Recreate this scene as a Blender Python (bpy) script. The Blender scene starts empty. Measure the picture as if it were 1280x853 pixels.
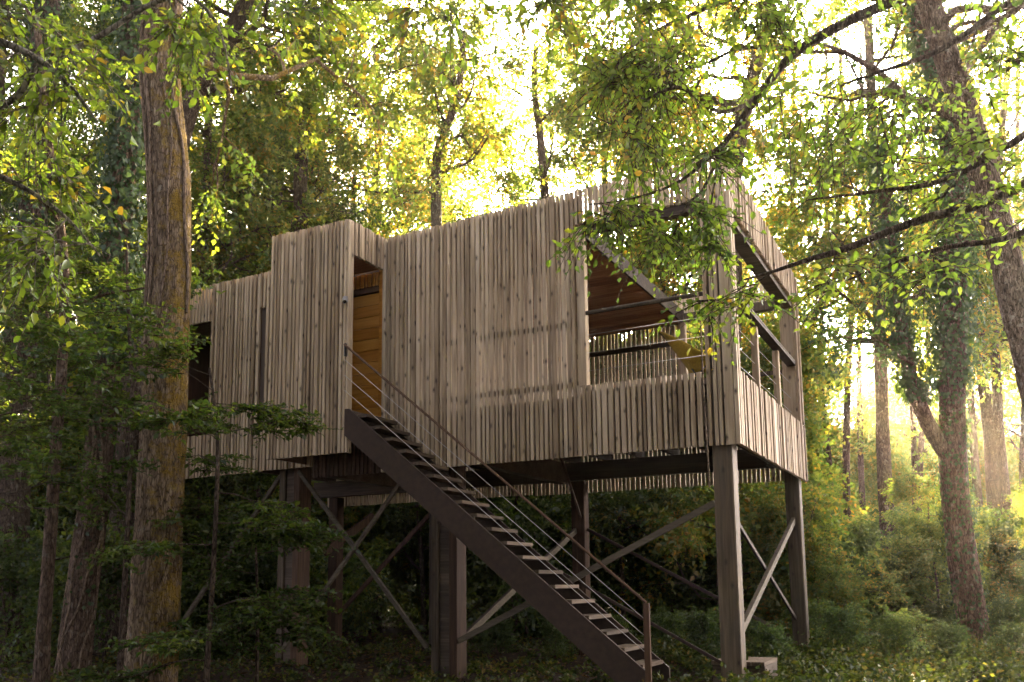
import bpy, math, random
import numpy as np
from mathutils import Matrix, Vector

# ------------------------------------------------------------------ camera, sky, sun
SC = bpy.context.scene
COL = SC.collection
EYE = 1.55
YAW, PITCH, ROLL = -0.4748, 0.1375, -0.0110       # house turn, camera tilt, camera roll
FPX, SHY = 1122.86, 149.78                          # focal length and vertical lens shift, px of a 1280 px frame
cam = bpy.data.cameras.new('camera'); cam_o = bpy.data.objects.new('camera', cam); COL.objects.link(cam_o)
cam.sensor_width = 36.0; cam.lens = FPX/1280*36; cam.shift_y = SHY/1280; cam.clip_end = 2000; cam.clip_start = 0.05
cr, sr, cp, sp = math.cos(ROLL), math.sin(ROLL), math.cos(PITCH), math.sin(PITCH)
Xc, Uc, Fc = Vector((1,0,0)), Vector((0,-sp,cp)), Vector((0,cp,sp))
Rv, Uv = cr*Xc + sr*Uc, -sr*Xc + cr*Uc
M = Matrix((Rv, Uv, -Fc)).transposed().to_4x4(); M.translation = (0, 0, EYE)
cam_o.matrix_world = M
SC.camera = cam_o

SUN_EL, SUN_AZ = math.radians(17.5), math.radians(18.0)   # azimuth from +Y towards +X
world = bpy.data.worlds.new('World'); SC.world = world; world.use_nodes = True
wn = world.node_tree.nodes; wl = world.node_tree.links
sky = wn.new('ShaderNodeTexSky'); sky.sky_type = 'NISHITA'; sky.sun_disc = False
sky.sun_elevation = SUN_EL; sky.sun_rotation = SUN_AZ
sky.air_density = 0.02; sky.dust_density = 3.0; sky.ozone_density = 0.0
wn['Background'].inputs['Strength'].default_value = 0.15
wl.new(sky.outputs['Color'], wn['Background'].inputs['Color'])
sun = bpy.data.lights.new('sun', 'SUN'); sun.energy = 5.0; sun.angle = math.radians(0.6); sun.color = (1.0, 0.74, 0.43)
sun_o = bpy.data.objects.new('sun', sun); COL.objects.link(sun_o)
sd = Vector((math.sin(SUN_AZ)*math.cos(SUN_EL), math.cos(SUN_AZ)*math.cos(SUN_EL), math.sin(SUN_EL)))
sun_o.rotation_euler = sd.to_track_quat('Z', 'Y').to_euler(); sun_o.location = (0, 0, 30)
SC.view_settings.view_transform = 'Standard'; SC.view_settings.look = 'None'
SC.view_settings.gamma = 1.0; SC.view_settings.exposure = 5.35
SC.cycles.max_bounces = 6; SC.cycles.diffuse_bounces = 4; SC.cycles.glossy_bounces = 2
SC.cycles.transmission_bounces = 4; SC.cycles.transparent_max_bounces = 4; SC.cycles.volume_bounces = 0
SC.cycles.use_denoising = True
SC.cycles.sample_clamp_indirect = 6.0

# ------------------------------------------------------------------ helpers
def tag(o, label=None, cat=None, group=None, kind=None):
    if label: o['label'] = label
    if cat: o['category'] = cat
    if group: o['group'] = group
    if kind: o['kind'] = kind
    return o
def empty(name, loc=(0,0,0), rz=0.0, parent=None):
    o = bpy.data.objects.new(name, None); COL.objects.link(o)
    o.location = loc; o.rotation_euler = (0, 0, rz); o.empty_display_size = 0.2
    if parent: o.parent = parent
    return o
def mk(name, verts, faces, mat, parent=None, loc=(0,0,0), smooth=False):
    me = bpy.data.meshes.new(name)
    me.from_pydata([tuple(v) for v in verts], [], [tuple(int(i) for i in f) for f in faces])
    if smooth: me.polygons.foreach_set('use_smooth', [True]*len(me.polygons))
    me.materials.append(mat); me.update()
    if parent and parent.type == 'MESH': loc = tuple(a-b for a, b in zip(loc, parent.location))
    o = bpy.data.objects.new(name, me); COL.objects.link(o); o.location = loc
    if parent: o.parent = parent
    return o
def mk_np(name, V, F, mat, parent=None, smooth=False):
    """V (n,3) float array, F (m,k) int array of equal sided faces"""
    me = bpy.data.meshes.new(name); k = F.shape[1]
    me.vertices.add(len(V)); me.vertices.foreach_set('co', V.astype(np.float32).ravel())
    me.loops.add(F.size); me.loops.foreach_set('vertex_index', F.astype(np.int32).ravel())
    me.polygons.add(len(F)); me.polygons.foreach_set('loop_start', np.arange(0, F.size, k, dtype=np.int32))
    if smooth: me.polygons.foreach_set('use_smooth', np.ones(len(F), dtype=bool))
    me.materials.append(mat); me.update(calc_edges=True)
    o = bpy.data.objects.new(name, me); COL.objects.link(o)
    if parent: o.parent = parent
    return o
BOXF = [(0,3,2,1),(4,5,6,7),(0,1,5,4),(1,2,6,5),(2,3,7,6),(3,0,4,7)]
def boxv(x0,x1,y0,y1,z0,z1):
    return [(x0,y0,z0),(x1,y0,z0),(x1,y1,z0),(x0,y1,z0),(x0,y0,z1),(x1,y0,z1),(x1,y1,z1),(x0,y1,z1)]
def box(name, b, mat, parent=None):
    x0,x1,y0,y1,z0,z1 = b; cx, cy = (x0+x1)/2, (y0+y1)/2
    return mk(name, boxv(x0-cx,x1-cx,y0-cy,y1-cy,0,z1-z0), BOXF, mat, parent, (cx,cy,z0))
def bevbox(name, b, mat, parent=None, e=0.006):
    """box with chamfered vertical edges"""
    x0,x1,y0,y1,z0,z1 = b; cx, cy = (x0+x1)/2, (y0+y1)/2; hx, hy = (x1-x0)/2, (y1-y0)/2
    ring = [(-hx+e,-hy),(hx-e,-hy),(hx,-hy+e),(hx,hy-e),(hx-e,hy),(-hx+e,hy),(-hx,hy-e),(-hx,-hy+e)]
    V = [(x,y,0) for x,y in ring] + [(x,y,z1-z0) for x,y in ring]
    F = [tuple(reversed(range(8))), tuple(range(8,16))] + [(i,(i+1)%8,8+(i+1)%8,8+i) for i in range(8)]
    return mk(name, V, F, mat, parent, (cx,cy,z0))
def beam(name, p, q, w, h, mat, parent=None):
    """rectangular bar from p to q; w across, h in the vertical-ish direction"""
    p, q = Vector(p), Vector(q); d = (q-p).normalized()
    s = d.cross(Vector((0,0,1)))
    s = Vector((1,0,0)) if s.length < 1e-4 else s.normalized()
    u = s.cross(d); L = (q-p)
    V = []
    for t in (Vector((0,0,0)), L):
        for a, b in ((-1,-1),(1,-1),(1,1),(-1,1)): V.append(t + s*a*w/2 + u*b*h/2)
    return mk(name, V, [(0,1,2,3),(7,6,5,4),(0,4,5,1),(1,5,6,2),(2,6,7,3),(3,7,4,0)], mat, parent, p)
def ring_tube(pts, radii, k, rough=None, rng=None):
    P = np.asarray(pts, float); n = len(P)
    T = np.gradient(P, axis=0); T /= np.linalg.norm(T, axis=1)[:,None] + 1e-9
    ref = np.array([0.0,1.0,0.0]) if abs(T[:,1]).mean() < 0.8 else np.array([1.0,0,0])
    A = np.cross(T, ref); A /= np.linalg.norm(A, axis=1)[:,None] + 1e-9
    Bn = np.cross(T, A)
    a = np.linspace(0, 2*np.pi, k, endpoint=False)
    R = np.asarray(radii, float)[:,None]*np.ones((1,k))
    if rough is not None: R = R*(1+rough)
    V = P[:,None,:] + R[:,:,None]*(np.cos(a)[None,:,None]*A[:,None,:] + np.sin(a)[None,:,None]*Bn[:,None,:])
    i = np.arange(n-1)[:,None]*k; j = np.arange(k)[None,:]; j2 = (j+1)%k
    F = np.stack([i+j, i+j2, i+k+j2, i+k+j], -1).reshape(-1,4)
    return V.reshape(-1,3), F
def rod(name, p, q, r, mat, parent=None, k=6):
    p = np.array(p, float); q = np.array(q, float)
    V, F = ring_tube([p-p, q-p], [r, r], k)
    F = [tuple(f) for f in F] + [tuple(range(k)), tuple(range(2*k-1, k-1, -1))]
    return mk(name, V, F, mat, parent, tuple(p))
def nrm(v): return v/(np.linalg.norm(v)+1e-9)

def pix(x, y, d):
    """world point seen at (x,y) of the 1280x853 frame at forward distance d"""
    a = (x-640)/FPX; b = -(y-426.5-SHY)/FPX
    xr = cr*a - sr*b; zu = sr*a + cr*b
    yf = cp - sp*zu; z = sp + cp*zu
    return np.array([xr/yf*d, d, EYE + z/yf*d])
def ground(x, y):
    x = np.asarray(x, float); y = np.asarray(y, float)
    t = np.clip((y+1)/10.0, 0, 1); t = t*t*(3-2*t)
    return 0.40*t + 0.05*np.sin(x*0.9+1.3)*np.cos(y*0.7) + 0.03*np.sin(x*2.3+y*1.7) + 0.012*np.clip(y-26, 0, 200)

# ------------------------------------------------------------------ materials
def new_mat(name):
    m = bpy.data.materials.new(name); m.use_nodes = True
    nt = m.node_tree; nt.nodes.clear()
    out = nt.nodes.new('ShaderNodeOutputMaterial')
    def N(t, **kw):
        n = nt.nodes.new(t)
        for a, v in kw.items():
            if a.startswith('i_'): n.inputs[a[2:].replace('_',' ')].default_value = v
            else: setattr(n, a, v)
        return n
    return m, N, nt.links.new, out
def ramp(N, stops, interp='LINEAR'):
    r = N('ShaderNodeValToRGB'); e = r.color_ramp; e.interpolation = interp
    while len(e.elements) > 1: e.elements.remove(e.elements[0])
    e.elements[0].position = stops[0][0]; e.elements[0].color = (*stops[0][1], 1)
    for p, c in stops[1:]:
        x = e.elements.new(p); x.color = (*c, 1)
    return r
def mapping(N, L, src, scale, loc=None):
    mp = N('ShaderNodeMapping'); mp.inputs['Scale'].default_value = scale
    L(src, mp.inputs['Vector'])
    if loc is not None: L(loc, mp.inputs['Location'])
    return mp.outputs['Vector']
def wood(name, cols, grain_axis=2, knots=True, rough=0.75, knot_col=(0.035,0.024,0.017), stain=0.0, bump=0.4, objvar=True):
    m, N, L, out = new_mat(name)
    tc = N('ShaderNodeTexCoord'); oi = N('ShaderNodeObjectInfo')
    sc = [34,34,34]; sc[grain_axis] = 1.6
    off = N('ShaderNodeVectorMath', operation='SCALE'); off.inputs[0].default_value = (17.3, 9.1, 23.7)
    L(oi.outputs['Random'], off.inputs['Scale'])
    v = mapping(N, L, tc.outputs['Object'], sc, off.outputs[0])
    g = N('ShaderNodeTexNoise', i_Scale=1.0, i_Detail=5.0, i_Roughness=0.6); L(v, g.inputs['Vector'])
    s2 = [6,6,6]; s2[grain_axis] = 0.9
    v2 = mapping(N, L, tc.outputs['Object'], s2, off.outputs[0])
    b = N('ShaderNodeTexNoise', i_Scale=1.0, i_Detail=3.0); L(v2, b.inputs['Vector'])
    mx = N('ShaderNodeMath', operation='MULTIPLY_ADD'); L(g.outputs['Fac'], mx.inputs[0]); mx.inputs[1].default_value = 0.62
    mm = N('ShaderNodeMath', operation='MULTIPLY'); L(b.outputs['Fac'], mm.inputs[0]); mm.inputs[1].default_value = 0.42
    L(mm.outputs[0], mx.inputs[2])
    ad = N('ShaderNodeMath', operation='MULTIPLY_ADD'); L(oi.outputs['Random'], ad.inputs[0]); ad.inputs[1].default_value = 0.26 if objvar else 0.0
    sb = N('ShaderNodeMath', operation='SUBTRACT'); L(mx.outputs[0], sb.inputs[0]); sb.inputs[1].default_value = 0.10 if objvar else 0.0
    L(sb.outputs[0], ad.inputs[2])
    r = ramp(N, [(0.28, cols[0]), (0.48, cols[1]), (0.60, cols[2]), (0.78, cols[3])]); L(ad.outputs[0], r.inputs['Fac'])
    colour = r.outputs['Color']
    if knots:
        sx = N('ShaderNodeSeparateXYZ'); L(tc.outputs['Object'], sx.inputs[0])
        su = N('ShaderNodeMath', operation='ADD'); L(sx.outputs['X'], su.inputs[0]); L(sx.outputs['Y'], su.inputs[1])
        cb = N('ShaderNodeCombineXYZ'); L(su.outputs[0], cb.inputs['X']); L(sx.outputs['Z'], cb.inputs['Y'])
        kv = mapping(N, L, cb.outputs[0], (4.6,2.6,1), off.outputs[0])
        vo = N('ShaderNodeTexVoronoi', voronoi_dimensions='2D', i_Scale=1.0, i_Randomness=1.0); L(kv, vo.inputs['Vector'])
        nz = N('ShaderNodeTexNoise', i_Scale=55.0, i_Detail=2.0); L(tc.outputs['Object'], nz.inputs['Vector'])
        dd = N('ShaderNodeMath', operation='MULTIPLY_ADD'); L(nz.outputs['Fac'], dd.inputs[0]); dd.inputs[1].default_value = 0.09; L(vo.outputs['Distance'], dd.inputs[2])
        kr = ramp(N, [(0.075, (0.85,0.85,0.85)), (0.115, (0.4,0.4,0.4)), (0.18, (0,0,0))]); L(dd.outputs[0], kr.inputs['Fac'])
        mk_ = N('ShaderNodeMix', data_type='RGBA'); L(kr.outputs['Color'], mk_.inputs['Factor']); L(colour, mk_.inputs['A']); mk_.inputs['B'].default_value = (*knot_col, 1)
        colour = mk_.outputs['Result']
    if stain > 0:
        sn = N('ShaderNodeTexNoise', i_Scale=1.7, i_Detail=4.0); L(v2, sn.inputs['Vector'])
        sr_ = ramp(N, [(0.50, (0,0,0)), (0.72, (stain,)*3)]); L(sn.outputs['Fac'], sr_.inputs['Fac'])
        m2 = N('ShaderNodeMix', data_type='RGBA'); L(sr_.outputs['Color'], m2.inputs['Factor']); L(colour, m2.inputs['A']); m2.inputs['B'].default_value = (0.055,0.05,0.042,1)
        colour = m2.outputs['Result']
    bs = N('ShaderNodeBsdfPrincipled'); bs.inputs['Roughness'].default_value = rough; bs.inputs['Specular IOR Level'].default_value = 0.25
    L(colour, bs.inputs['Base Color'])
    bp = N('ShaderNodeBump', i_Strength=bump, i_Distance=0.004); L(g.outputs['Fac'], bp.inputs['Height']); L(bp.outputs[0], bs.inputs['Normal'])
    L(bs.outputs[0], out.inputs['Surface'])
    return m
def plain(name, col, rough=0.5, metal=0.0, noise=0.25, scale=14.0):
    m, N, L, out = new_mat(name)
    tc = N('ShaderNodeTexCoord'); n = N('ShaderNodeTexNoise', i_Scale=scale, i_Detail=4.0); L(tc.outputs['Object'], n.inputs['Vector'])
    r = ramp(N, [(0.3, tuple(c*(1-noise) for c in col)), (0.7, tuple(min(1, c*(1+noise)) for c in col))]); L(n.outputs['Fac'], r.inputs['Fac'])
    bs = N('ShaderNodeBsdfPrincipled'); bs.inputs['Roughness'].default_value = rough; bs.inputs['Metallic'].default_value = metal
    L(r.outputs['Color'], bs.inputs['Base Color']); L(bs.outputs[0], out.inputs['Surface'])
    return m
def leaf_mat(name, stops, trans=1.9, tmix=0.55, gloss=0.04):
    m, N, L, out = new_mat(name)
    ge = N('ShaderNodeNewGeometry'); oi = N('ShaderNodeObjectInfo')
    tc = N('ShaderNodeTexCoord'); n = N('ShaderNodeTexNoise', i_Scale=0.9, i_Detail=2.0); L(tc.outputs['Object'], n.inputs['Vector'])
    a = N('ShaderNodeMath', operation='MULTIPLY_ADD'); L(ge.outputs['Random Per Island'], a.inputs[0]); a.inputs[1].default_value = 0.62
    b = N('ShaderNodeMath', operation='MULTIPLY_ADD'); L(n.outputs['Fac'], b.inputs[0]); b.inputs[1].default_value = 0.9; b.inputs[2].default_value = -0.26
    L(b.outputs[0], a.inputs[2])
    c = N('ShaderNodeMath', operation='MULTIPLY_ADD'); L(oi.outputs['Random'], c.inputs[0]); c.inputs[1].default_value = 0.22; L(a.outputs[0], c.inputs[2])
    r = ramp(N, stops); L(c.outputs[0], r.inputs['Fac'])
    tcl = N('ShaderNodeMix', data_type='RGBA', blend_type='MULTIPLY'); tcl.inputs['Factor'].default_value = 1.0
    L(r.outputs['Color'], tcl.inputs['A']); tcl.inputs['B'].default_value = (trans*1.0, trans, trans*0.5, 1)
    d = N('ShaderNodeBsdfDiffuse'); L(r.outputs['Color'], d.inputs['Color'])
    t = N('ShaderNodeBsdfTranslucent'); L(tcl.outputs['Result'], t.inputs['Color'])
    x = N('ShaderNodeMixShader'); x.inputs[0].default_value = tmix; L(d.outputs[0], x.inputs[1]); L(t.outputs[0], x.inputs[2])
    g = N('ShaderNodeBsdfGlossy'); g.inputs['Roughness'].default_value = 0.38; g.inputs['Color'].default_value = (0.75,0.8,0.8,1)
    y = N('ShaderNodeMixShader'); y.inputs[0].default_value = gloss; L(x.outputs[0], y.inputs[1]); L(g.outputs[0], y.inputs[2])
    L(y.outputs[0], out.inputs['Surface'])
    return m
def bark_mat(name, cols, scale=(30,30,7.0), moss=None, lichen=0.0, bump=1.0):
    m, N, L, out = new_mat(name)
    tc = N('ShaderNodeTexCoord')
    v = mapping(N, L, tc.outputs['Object'], scale)
    n = N('ShaderNodeTexNoise', i_Scale=1.0, i_Detail=8.0, i_Roughness=0.68); L(v, n.inputs['Vector'])
    vo = N('ShaderNodeTexVoronoi', feature='DISTANCE_TO_EDGE', i_Scale=1.25); L(v, vo.inputs['Vector'])
    r = ramp(N, [(0.34, cols[0]), (0.5, cols[1]), (0.66, cols[2])]); L(n.outputs['Fac'], r.inputs['Fac'])
    cr_ = ramp(N, [(0.0, (0.38,)*3), (0.12, (1,)*3)]); L(vo.outputs['Distance'], cr_.inputs['Fac'])
    mu = N('ShaderNodeMix', data_type='RGBA', blend_type='MULTIPLY'); mu.inputs['Factor'].default_value = 1.0
    L(r.outputs['Color'], mu.inputs['A']); L(cr_.outputs['Color'], mu.inputs['B'])
    colour = mu.outputs['Result']
    if lichen > 0:
        ln = N('ShaderNodeTexNoise', i_Scale=9.0, i_Detail=5.0); L(tc.outputs['Object'], ln.inputs['Vector'])
        lr = ramp(N, [(0.60, (0,0,0)), (0.66, (lichen,)*3)]); L(ln.outputs['Fac'], lr.inputs['Fac'])
        lm = N('ShaderNodeMix', data_type='RGBA'); L(lr.outputs['Color'], lm.inputs['Factor']); L(colour, lm.inputs['A']); lm.inputs['B'].default_value = (0.30,0.28,0.23,1)
        colour = lm.outputs['Result']
    if moss:
        ge = N('ShaderNodeNewGeometry'); dp = N('ShaderNodeVectorMath', operation='DOT_PRODUCT'); L(ge.outputs['Normal'], dp.inputs[0]); dp.inputs[1].default_value = moss[1]
        mn = N('ShaderNodeTexNoise', i_Scale=4.5, i_Detail=9.0, i_Roughness=0.78); L(tc.outputs['Object'], mn.inputs['Vector'])
        a = N('ShaderNodeMath', operation='MULTIPLY_ADD'); L(dp.outputs['Value'], a.inputs[0]); a.inputs[1].default_value = 0.085; L(mn.outputs['Fac'], a.inputs[2])
        mr = ramp(N, [(0.51, (0,0,0)), (0.63, (0.8,)*3)]); L(a.outputs[0], mr.inputs['Fac'])
        mf = N('ShaderNodeTexNoise', i_Scale=60.0, i_Detail=3.0); L(tc.outputs['Object'], mf.inputs['Vector'])
        mc = ramp(N, [(0.3, tuple(c*0.45 for c in moss[0])), (0.7, tuple(c*1.5 for c in moss[0]))]); L(mf.outputs['Fac'], mc.inputs['Fac'])
        m3 = N('ShaderNodeMix', data_type='RGBA'); L(mr.outputs['Color'], m3.inputs['Factor']); L(colour, m3.inputs['A']); L(mc.outputs['Color'], m3.inputs['B'])
        colour = m3.outputs['Result']
    bs = N('ShaderNodeBsdfPrincipled'); bs.inputs['Roughness'].default_value = 0.9; bs.inputs['Specular IOR Level'].default_value = 0.1
    L(colour, bs.inputs['Base Color'])
    bp = N('ShaderNodeBump', i_Strength=bump, i_Distance=0.03); hs = N('ShaderNodeMath', operation='MULTIPLY_ADD'); L(cr_.outputs['Color'], hs.inputs[0]); hs.inputs[1].default_value = 0.6; L(n.outputs['Fac'], hs.inputs[2])
    L(hs.outputs[0], bp.inputs['Height']); L(bp.outputs[0], bs.inputs['Normal'])
    L(bs.outputs[0], out.inputs['Surface'])
    return m

W_SLAT = wood('weathered_slat_wood', [(0.14,0.095,0.054),(0.30,0.222,0.134),(0.41,0.318,0.205),(0.53,0.43,0.295)], stain=0.28)
W_POST = wood('post_wood', [(0.024,0.016,0.009),(0.050,0.036,0.021),(0.088,0.065,0.040),(0.15,0.112,0.072)], stain=0.6)
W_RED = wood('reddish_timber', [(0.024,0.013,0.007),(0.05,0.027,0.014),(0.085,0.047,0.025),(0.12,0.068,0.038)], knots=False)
W_CEIL = wood('ceiling_wood', [(0.13,0.050,0.022),(0.22,0.090,0.040),(0.31,0.135,0.062),(0.40,0.19,0.09)], grain_axis=0, knots=False)
W_DOOR = wood('varnished_door_wood', [(0.33,0.13,0.018),(0.45,0.195,0.03),(0.54,0.25,0.042),(0.60,0.30,0.06)], grain_axis=0, knots=False, rough=0.4, bump=0.15)
W_DECK = wood('deck_timber', [(0.03,0.022,0.016),(0.06,0.044,0.031),(0.10,0.074,0.052),(0.15,0.11,0.08)], grain_axis=0, knots=False)
W_TREAD = wood('tread_wood', [(0.04,0.027,0.017),(0.07,0.049,0.031),(0.11,0.079,0.051),(0.16,0.118,0.079)], grain_axis=1, knots=False)
W_RAIL = wood('brace_timber', [(0.028,0.022,0.014),(0.056,0.046,0.029),(0.088,0.072,0.046),(0.125,0.103,0.068)], grain_axis=0, knots=False)
STEEL = plain('brown_painted_steel', (0.036,0.020,0.011), rough=0.85, metal=0.0)
WIRE = plain('steel_wire', (0.42,0.40,0.37), rough=0.35, metal=0.9, noise=0.1)
LAMPM = plain('grey_lamp_metal', (0.28,0.27,0.26), rough=0.4, metal=0.3, noise=0.1)
DARKM = plain('dark_lens', (0.02,0.02,0.02), rough=0.2)
GLASS = plain('dark_window_glass', (0.055,0.036,0.022), rough=0.6, noise=0.05)
CANVAS = plain('yellow_canvas', (0.30,0.21,0.015), rough=0.85, noise=0.18, scale=40)
RODM = plain('black_rod', (0.02,0.02,0.02), rough=0.45, metal=0.5)
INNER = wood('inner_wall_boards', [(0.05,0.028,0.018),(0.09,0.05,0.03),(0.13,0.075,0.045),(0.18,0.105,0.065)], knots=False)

LF_MID = leaf_mat('mid_green_leaves', [(0.0,(0.020,0.042,0.008)),(0.35,(0.045,0.080,0.012)),(0.62,(0.080,0.115,0.015)),(0.85,(0.125,0.130,0.016)),(1.0,(0.17,0.115,0.014))])
LF_YEL = leaf_mat('autumn_tinged_leaves', [(0.0,(0.026,0.050,0.010)),(0.4,(0.056,0.095,0.016)),(0.7,(0.100,0.120,0.018)),(0.88,(0.165,0.130,0.016)),(1.0,(0.23,0.12,0.014))], trans=2.1, tmix=0.58)
LF_DARK = leaf_mat('dark_green_leaves', [(0.0,(0.014,0.028,0.007)),(0.4,(0.026,0.049,0.010)),(0.7,(0.044,0.070,0.012)),(1.0,(0.078,0.098,0.016))], gloss=0.04)
LF_NEAR = leaf_mat('fresh_green_leaves', [(0.0,(0.04,0.075,0.012)),(0.45,(0.075,0.125,0.016)),(0.8,(0.115,0.155,0.020)),(0.96,(0.16,0.155,0.02)),(1.0,(0.22,0.14,0.02))], trans=1.9, tmix=0.55)
LF_IVY = leaf_mat('ivy_leaves', [(0.0,(0.014,0.032,0.010)),(0.5,(0.028,0.056,0.015)),(1.0,(0.055,0.090,0.020))], gloss=0.04, tmix=0.3)
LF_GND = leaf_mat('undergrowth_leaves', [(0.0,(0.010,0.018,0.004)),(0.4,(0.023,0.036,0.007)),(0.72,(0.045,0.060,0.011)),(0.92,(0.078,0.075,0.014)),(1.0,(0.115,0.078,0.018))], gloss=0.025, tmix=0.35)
LF_DEAD = leaf_mat('fallen_leaves', [(0.0,(0.035,0.018,0.009)),(0.5,(0.075,0.040,0.018)),(1.0,(0.15,0.085,0.035))], tmix=0.15, gloss=0.03)
BARK_OAK = bark_mat('mossy_oak_bark', [(0.06,0.042,0.026),(0.18,0.130,0.084),(0.33,0.255,0.175)], moss=((0.21,0.135,0.014),(0.95,-0.1,0.0)), lichen=0.5)
BARK = bark_mat('brown_bark', [(0.035,0.025,0.018),(0.085,0.062,0.045),(0.16,0.122,0.09)], lichen=0.3)
BARK_R = bark_mat('warm_brown_bark', [(0.045,0.030,0.020),(0.11,0.075,0.052),(0.19,0.14,0.10)], lichen=0.25)
BARK_P = bark_mat('pale_bark', [(0.10,0.085,0.068),(0.20,0.175,0.14),(0.33,0.30,0.25)], scale=(20,20,10), lichen=0.6)
VINE = bark_mat('vine_bark', [(0.12,0.084,0.056),(0.24,0.175,0.12),(0.36,0.275,0.195)], scale=(40,40,8))

# ------------------------------------------------------------------ the tree house
ROT = YAW
HC, HS = math.cos(ROT), math.sin(ROT)
HO = (HC*-2.275 - HS*9.885, HS*-2.275 + HC*9.885, EYE + 1.5195)
def hw(X, Y, Z):
    return np.array([HO[0] + HC*X - HS*Y, HO[1] + HS*X + HC*Y, HO[2] + Z])
house = empty('tree_house', HO, ROT)
tag(house, 'raised timber house clad in weathered vertical slats standing on posts', 'tree house')
D = 4.37
rs = random.Random(11)
def top_front(X): return 3.395 + (3.395-3.272)/4.78*X if X > -4.8 else 3.17 + 0.013*(X+6.8)
def top_right(Y): return 3.385 - 0.04*Y if Y > 0.6 else 3.395 - 0.07*Y
def split_run(a, b, wmin=0.036, wmax=0.068, gap=(0.018,0.026)):
    out = []; x = a
    while x < b - 0.02:
        w = rs.choice((0.034,0.040,0.043,0.047,0.052,0.060)); w = min(w, b-x)
        out.append((x, x+w)); x += w + rs.uniform(*gap)
    return out
def slat(axis, a, b, face, sgn, z0, z1, parent, mat=W_SLAT, th=None, jit=0.007):
    """one batten; axis 'x' runs along X with its outer face near Y=face (sgn -1 outwards to -Y), 'y' along Y"""
    t = th or rs.uniform(0.034, 0.062)
    z1 = z1 + rs.uniform(-jit, jit); z0 = z0 + rs.uniform(-jit, jit)*0.3
    e = 0.0025
    c = (a+b)/2; h = (b-a)/2
    V = []
    for z in (0, z1-z0):
        dx = rs.uniform(-0.0025, 0.0025)
        for s, d in ((-h+dx, 0),(h+dx, 0),(h+dx, t-e),(h-e+dx, t),(-h+e+dx, t),(-h+dx, t-e)):
            V.append((s, d*sgn, z) if axis == 'x' else (d*sgn, s, z))
    F = [(0,1,2,3,4,5),(11,10,9,8,7,6)] + [(i,6+i,6+(i+1)%6,(i+1)%6) for i in range(6)]
    loc = (c, face, z0) if axis == 'x' else (face, c, z0)
    o = mk('slat', V, F, mat, parent, loc)
    return o
def rails(parent, axis, a, b, f0, f1, zs, mat=W_POST, h=0.07):
    for z in zs:
        box('rail', (a,b,f0,f1,z,z+h) if axis == 'x' else (f0,f1,a,b,z,z+h), mat, parent)

def joined_slats(name, runs, face, parent, mat=W_SLAT, sgn=1):
    V, F = [], []
    for a, b, z0, z1 in runs:
        k = len(V); t = rs.uniform(0.025,0.045)
        V += boxv(a, b, min(face,face+sgn*t), max(face,face+sgn*t), z0, z1); F += [tuple(k+i for i in f) for f in BOXF]
    return tag(mk(name, V, F, mat, parent), kind='stuff')
# closed front screen between vestibule and terrace
fw = empty('front_wall', parent=house)
rails(fw, 'x', -4.79, -1.90, 0.004, 0.05, (0.30, 0.86, 1.62, 2.40), W_POST)
for a, b in split_run(-4.76, -1.895): slat('x', a, b, 0.0, -1, 0.0, top_front((a+b)/2), fw)
bevbox('end_board', (-1.885,-1.775,-0.012,0.10,0.86,2.89), W_SLAT, fw)
for a, b in split_run(-1.885, -1.775): slat('x', a, b, 0.0, -1, 0.0, 0.855, fw)
def top_board(parent, axis, a, b, f, zf, h=0.37):
    n_ = max(1, int(abs(b-a)/1.4))
    for i in range(n_):
        p, q = a+(b-a)*i/n_, a+(b-a)*(i+1)/n_-0.003; z = zf((p+q)/2)-0.045
        box('top_board', (p,q,f,f+0.02,z-h,z) if axis == 'x' else (f,f+0.02,p,q,z-h,z), W_SLAT, parent)
top_board(fw, 'x', -4.74, -1.79, 0.004, top_front)
# left hand wing with the slot window
lw = empty('left_wall', parent=house)
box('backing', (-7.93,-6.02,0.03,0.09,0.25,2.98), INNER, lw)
for a, b in split_run(-7.97, -7.0): slat('x', a, b, 0.0, -1, 0.155, top_front((a+b)/2), lw)
for a, b in split_run(-6.86, -5.95): slat('x', a, b, 0.0, -1, 0.165, top_front((a+b)/2), lw)
for a, b in split_run(-6.985, -6.875):
    slat('x', a, b, 0.0, -1, 2.63, top_front(a), lw); slat('x', a, b, 0.0, -1, 0.16, 0.75, lw)
top_board(lw, 'x', -7.97, -6.11, 0.004, top_front)
win = box('window', (-6.993,-6.867,0.008,0.028,0.76,2.62), GLASS, lw); tag(win, 'tall narrow dark slot window')
# vestibule screen
ve = empty('vestibule', parent=house)
for a, b in split_run(-6.095, -4.80): slat('x', a, b, -0.75, -1, 0.18, 3.30 + 0.012*(a+5.4)*-1, ve)
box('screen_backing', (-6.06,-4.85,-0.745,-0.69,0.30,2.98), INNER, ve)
slat('y', -0.792, -0.745, -4.798, 1, 0.18, 3.29, ve, th=0.03)
slat('y', -0.738, -0.69, -4.798, 1, 0.18, 3.29, ve, th=0.028)
for a, b in split_run(-0.675, -0.005): slat('y', a, b, -4.798, 1, 2.83, 3.285, ve)
rails(ve, 'y', -0.69, -0.005, -4.85, -4.80, (2.86,3.0))
box('porch_ceiling', (-6.06,-4.855,-0.685,0.0,2.86,2.92), W_CEIL, ve)
box('porch_floor', (-6.06,-4.80,-0.685,0.09,0.64,0.75), W_DECK, ve)
box('side_wall', (-6.09,-6.065,-0.74,0.0,0.20,3.22), INNER, ve)
top_board(ve, 'x', -6.06, -4.83, -0.744, lambda x: 3.29)
top_board(ve, 'y', -0.68, -0.01, -4.822, lambda y: 3.28, 0.2)
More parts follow.
